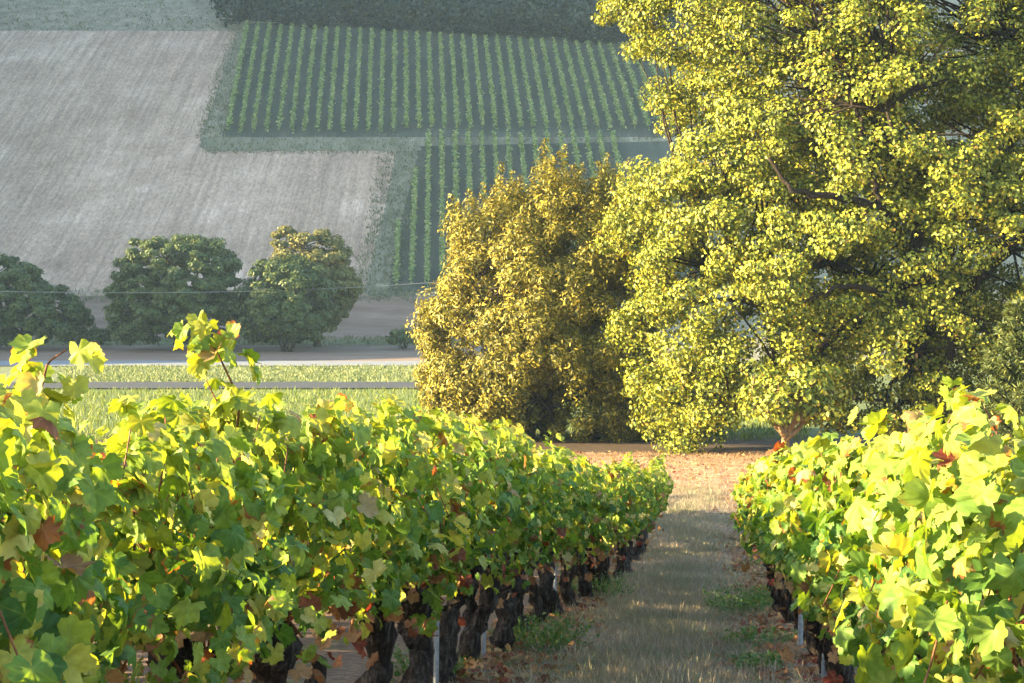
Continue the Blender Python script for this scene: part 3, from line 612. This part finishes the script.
# steel stakes between the trunks
def stake(px, py, y, h, label, lean=0.0, side=-1):
    x = (px - CX) / FPX * y; z0 = Z(x, y); root = empty("vine_stake", (x, y, z0)); tag(root, label, "stake", "steel stakes in the vine rows")
    a = [(-.016, -.016), (.016, -.016), (.016, -.011), (-.011, -.011), (-.011, .016), (-.016, .016)]   # angle iron
    V = [(p + lean * k * h, q_, -.1 if k == 0 else h) for k in (0, 1) for p, q_ in a]; V = np.array(V); F = [(i, (i + 1) % 6, (i + 1) % 6 + 6, i + 6) for i in range(6)] + [(6, 7, 8, 9), (6, 9, 10, 11)]
    build("post", V, np.array(F), STEEL, root)
    w_ = tube(bend((lean * .5 - .03, -.02, h * .8), (lean * .5 + .03, -.022, h * .8), 4), [.004] * 4, 5); build("wire_clip", *w_, STEEL, root)
stake(483, 667, 10.6, 1.2, "leaning steel stake by the twisted trunk in the left vine row", .03)
stake(436, 683, 8.9, 1.2, "upright steel stake among dark trunks in the left vine row", .01)
stake(555, 622, 15.5, 1.2, "distant steel stake beside the far trunks in the left vine row", .0)
stake(784, 622, 14.3, 1.2, "farthest steel stake at the foot of the right vine row", -.01)
stake(800, 660, 11.2, 1.2, "middle steel stake of three at the foot of the right vine row", .02)
stake(824, 680, 9.5, 1.2, "nearest steel stake at the foot of the right vine row", .015)

# ------------------------------------------------------------------ grasses, fallen leaves, weeds
def blades(name, x, y, h, mat, label, cat, lean=.35, wide=1.0, ymin=None):
    n = len(x); P = np.column_stack([x, y, zt(x, y) - .01]); tip = rng.normal(0, lean, (n, 3)); tip[:, 2] = 1
    nr = rng.normal(0, 1, (n, 3)); nr[:, 2] *= .2
    T = BLADE[0] * [wide, 1, 1]
    return tag(build(name, *stamp(T, BLADE[1], P, nr, tip, h), mat), label, cat, kind="stuff")
def patch(n, f):
    """n random points kept where the noise field f says so."""
    pass
n = 130000; yv = 6 + 26 * rng.uniform(0, 1, n) ** .9; lane = rng.normal(-.38, .36, n); lane = np.clip(lane, -1.4, .6)
cl = np.array([mnoise.noise((a * 1.3, b * .8, .3)) for a, b in zip(lane, yv)]); k = cl > -5
blades("dry_grass", row_x(0, 0) + lane[k] + .1287 * yv[k], yv[k], rng.uniform(.02, .15, k.sum()) * (.75 + .6 * np.clip(cl[k] + .3, 0, 1)), DRYG, "dry straw-coloured grass down the middle of the alley", "grass", .8, .45)
m = 2600; ty = 6 + 25 * rng.uniform(0, 1, m) ** .9; tl = np.clip(rng.normal(-.38, .42, m), -1.35, .6); k = 26
a = rng.uniform(0, 6.283, (m, k)); rr = rng.uniform(.01, .09, (m, k)) * rng.uniform(.5, 1.3, (m, 1)); lane = (tl[:, None] + rr * np.cos(a)).ravel(); yv = (ty[:, None] + rr * np.sin(a)).ravel()
blades("dry_tussocks", lane + .1287 * yv, yv, (rng.uniform(.06, .17, (m, 1)) * rng.uniform(.5, 1.1, (m, k))).ravel(), DRYG, "pale dry tussocks standing in the shaded alley grass", "grass", .6, .5)
n = 16000; yv = 6 + 24 * rng.uniform(0, 1, n); side = rng.choice([-1.35, .55], n); lane = side + rng.normal(0, .28, n)
blades("straw_litter", lane + .1287 * yv, yv, rng.uniform(.03, .10, n), DRYG, "broken straw and twigs littering the soil at the row feet", "straw", 4.0, .8)
n = 34000; yv = 6.5 + 22 * rng.uniform(0, 1, n); lane = rng.uniform(-1.7, .85, n); cl = np.array([mnoise.noise((a * 1.1 + 5, b * .5, 2.3)) for a, b in zip(lane, yv)]); k = cl > .1
blades("green_grass", lane[k] + .1287 * yv[k], yv[k], rng.uniform(.03, .09, k.sum()), GRNG, "patches of short green grass in the shaded alley", "grass", .5, .7)
n = 60000; yv = rng.uniform(29, 39.5, n); xv = rng.uniform(-.15, .24, n) * yv
blades("rusty_grass", xv, yv, rng.uniform(.03, .10, n), RUSTG, "short rust-coloured grass in the sun beyond the vine rows", "grass", .9, 1.1)
n = 26000; yv = 44 + 29 * rng.uniform(0, 1, n); xv = rng.uniform(-.36, .2, n) * yv
blades("meadow_grass", xv, yv, rng.uniform(.12, .32, n), MEADG, "sunlit yellow-green meadow below the left vine rows", "grass", .5, 1.5)
n = 9000; yv = 6 + 34 * rng.uniform(0, 1, n); side = rng.choice([-1.3, .62], n); lane = np.where(yv < 26, side + rng.normal(0, .3, n), rng.uniform(-9, 6, n)); xv = lane + .1287 * yv
P = np.column_stack([xv, yv, zt(xv, yv) + .012]); nr = rng.normal(0, .35, (n, 3)) + [0, 0, 1]
tag(grape_foliage("fallen_leaves", P, nr, rng.normal(0, 1, (n, 3)), rng.uniform(.03, .06, n), DRYLEAF), "dry brown leaves fallen at the feet of the vines", "leaves", kind="stuff")
def weed(px, y, label, n, h, r, seed):
    q = np.random.default_rng(seed); x = (px - CX) / FPX * y; root = empty("weed_clump", (x, y, Z(x, y))); tag(root, label, "weed", "green weeds at the foot of the vines")
    a = q.uniform(0, 6.28, n); rr = r * q.uniform(0, 1, n) ** .6; P = np.column_stack([rr * np.cos(a), rr * np.sin(a), np.zeros(n)]); tp = np.column_stack([P[:, 0] / r * .8, P[:, 1] / r * .8, np.ones(n)]) + q.normal(0, .3, (n, 3))
    st = stamp(BLADE[0] * [.35, 1, 1], BLADE[1], P, q.normal(0, 1, (n, 3)) * [1, 1, .2], tp, h * q.uniform(.5, 1.1, n)); build("stems", *st, GRNG, root)
    m = n * 5; b = q.integers(0, n, m); u = q.uniform(.25, 1, (m, 1)); LP = P[b] + unit(tp[b]) * u * h * .85 + q.normal(0, .012, (m, 3))
    build("leaves", *stamp(*SIMPLE, LP, q.normal(0, .5, (m, 3)) + [0, 0, .8], q.normal(0, 1, (m, 3)) + unit(tp[b]), q.uniform(.02, .045, m)), GRNG, root)
weed(540, 11.6, "leafy green weed clump by the third trunk left of the alley", 150, .30, .28, 501)
weed(420, 9.4, "short green weed clump at the foot of the dark left trunks", 120, .22, .24, 502)
weed(592, 17.5, "green weed clump under the distant end of the left row", 130, .30, .4, 503)
weed(752, 15.3, "pale green grassy clump at the alley edge by the right row", 260, .26, .42, 504)
weed(765, 11.8, "low spreading weed by the nearest right-hand stakes", 110, .13, .26, 505)
weed(762, 10.2, "small dark weed on bare soil below the right row", 80, .12, .16, 506)

def far_tufts(name, regions, mat, label, cat, h0, h1, wide):
    pts = []
    for (ya, xa0, xa1), (yb, xb0, xb1), n in regions:
        u, v = rng.uniform(0, 1, n), rng.uniform(0, 1, n)
        pts.append(hits(xa0 + (xb0 - xa0) * v + (xa1 + (xb1 - xa1) * v - xa0 - (xb0 - xa0) * v) * u, ya + (yb - ya) * v))
    pts = np.concatenate(pts); k = 3; pts = np.repeat(pts, k, 0) + rng.normal(0, .25, (len(pts) * k, 2))
    return blades(name, pts[:, 0], pts[:, 1], rng.uniform(h0, h1, len(pts)), mat, label, cat, .7, wide)
FARG = leaf_mat("far_grass_tuft", [(0, (.075, .09, .05)), (.5, (.13, .14, .08)), (1, (.22, .21, .14))], trans=.2, rough=.8)
far_tufts("hillside_tufts", [((0, -10, 240), (31, -10, 238), 900), ((29, 232, 256), (138, 196, 226), 900), ((137, 202, 690), (144, 200, 690), 500), ((144, 200, 420), (154, 204, 420), 500), ((152, 382, 424), (295, 352, 402), 1300), ((292, 0, 420), (301, 0, 420), 700), ((338, 0, 430), (346, 0, 430), 800)],
          FARG, "rough grass tufts along the field edges on the hillside", "grass", .2, .5, 3.2)
STUB = leaf_mat("stubble_straw", [(0, (.21, .15, .105)), (.5, (.34, .255, .19)), (1, (.50, .40, .31))], trans=.1, rough=.9, tint=(1, 1, 1))
far_tufts("stubble", [((34, -10, 228), (150, -10, 200), 9000), ((155, -10, 380), (296, -10, 356), 13000)], STUB, "short pale stubble over the ploughed hillside field", "stubble", .06, .22, 2.6)
CROP = leaf_mat("crop_leaf", [(0, (.06, .10, .04)), (.5, (.12, .155, .065)), (1, (.25, .26, .14))], trans=.3, rough=.8)
far_tufts("crop_tufts", [((366.8, 60, 430), (383, 60, 430), 5200)], CROP, "low pale green crop in the sunlit strip beside the road", "crop", .12, .3, 4.0)

# ------------------------------------------------------------------ air
hv, ht, out = newmat("haze_air")
pv = N(ht, "ShaderNodeVolumePrincipled"); pv.inputs["Color"].default_value = (.50, .74, 1.0, 1); pv.inputs["Density"].default_value = .00022
ht.links.new(pv.outputs[0], out.inputs["Volume"])
x0, x1, y0, y1, z0, z1 = -168, 173, -73, 334, -14, 100
V = [(x, y, z) for z in (z0, z1) for x, y in ((x0, y0), (x1, y0), (x1, y1), (x0, y1))]
hz = build("haze", V, [(3, 2, 1, 0), (4, 5, 6, 7), (0, 1, 5, 4), (1, 2, 6, 5), (2, 3, 7, 6), (3, 0, 4, 7)], hv)
tag(hz, "thin bluish morning haze filling the valley", "haze", kind="stuff")
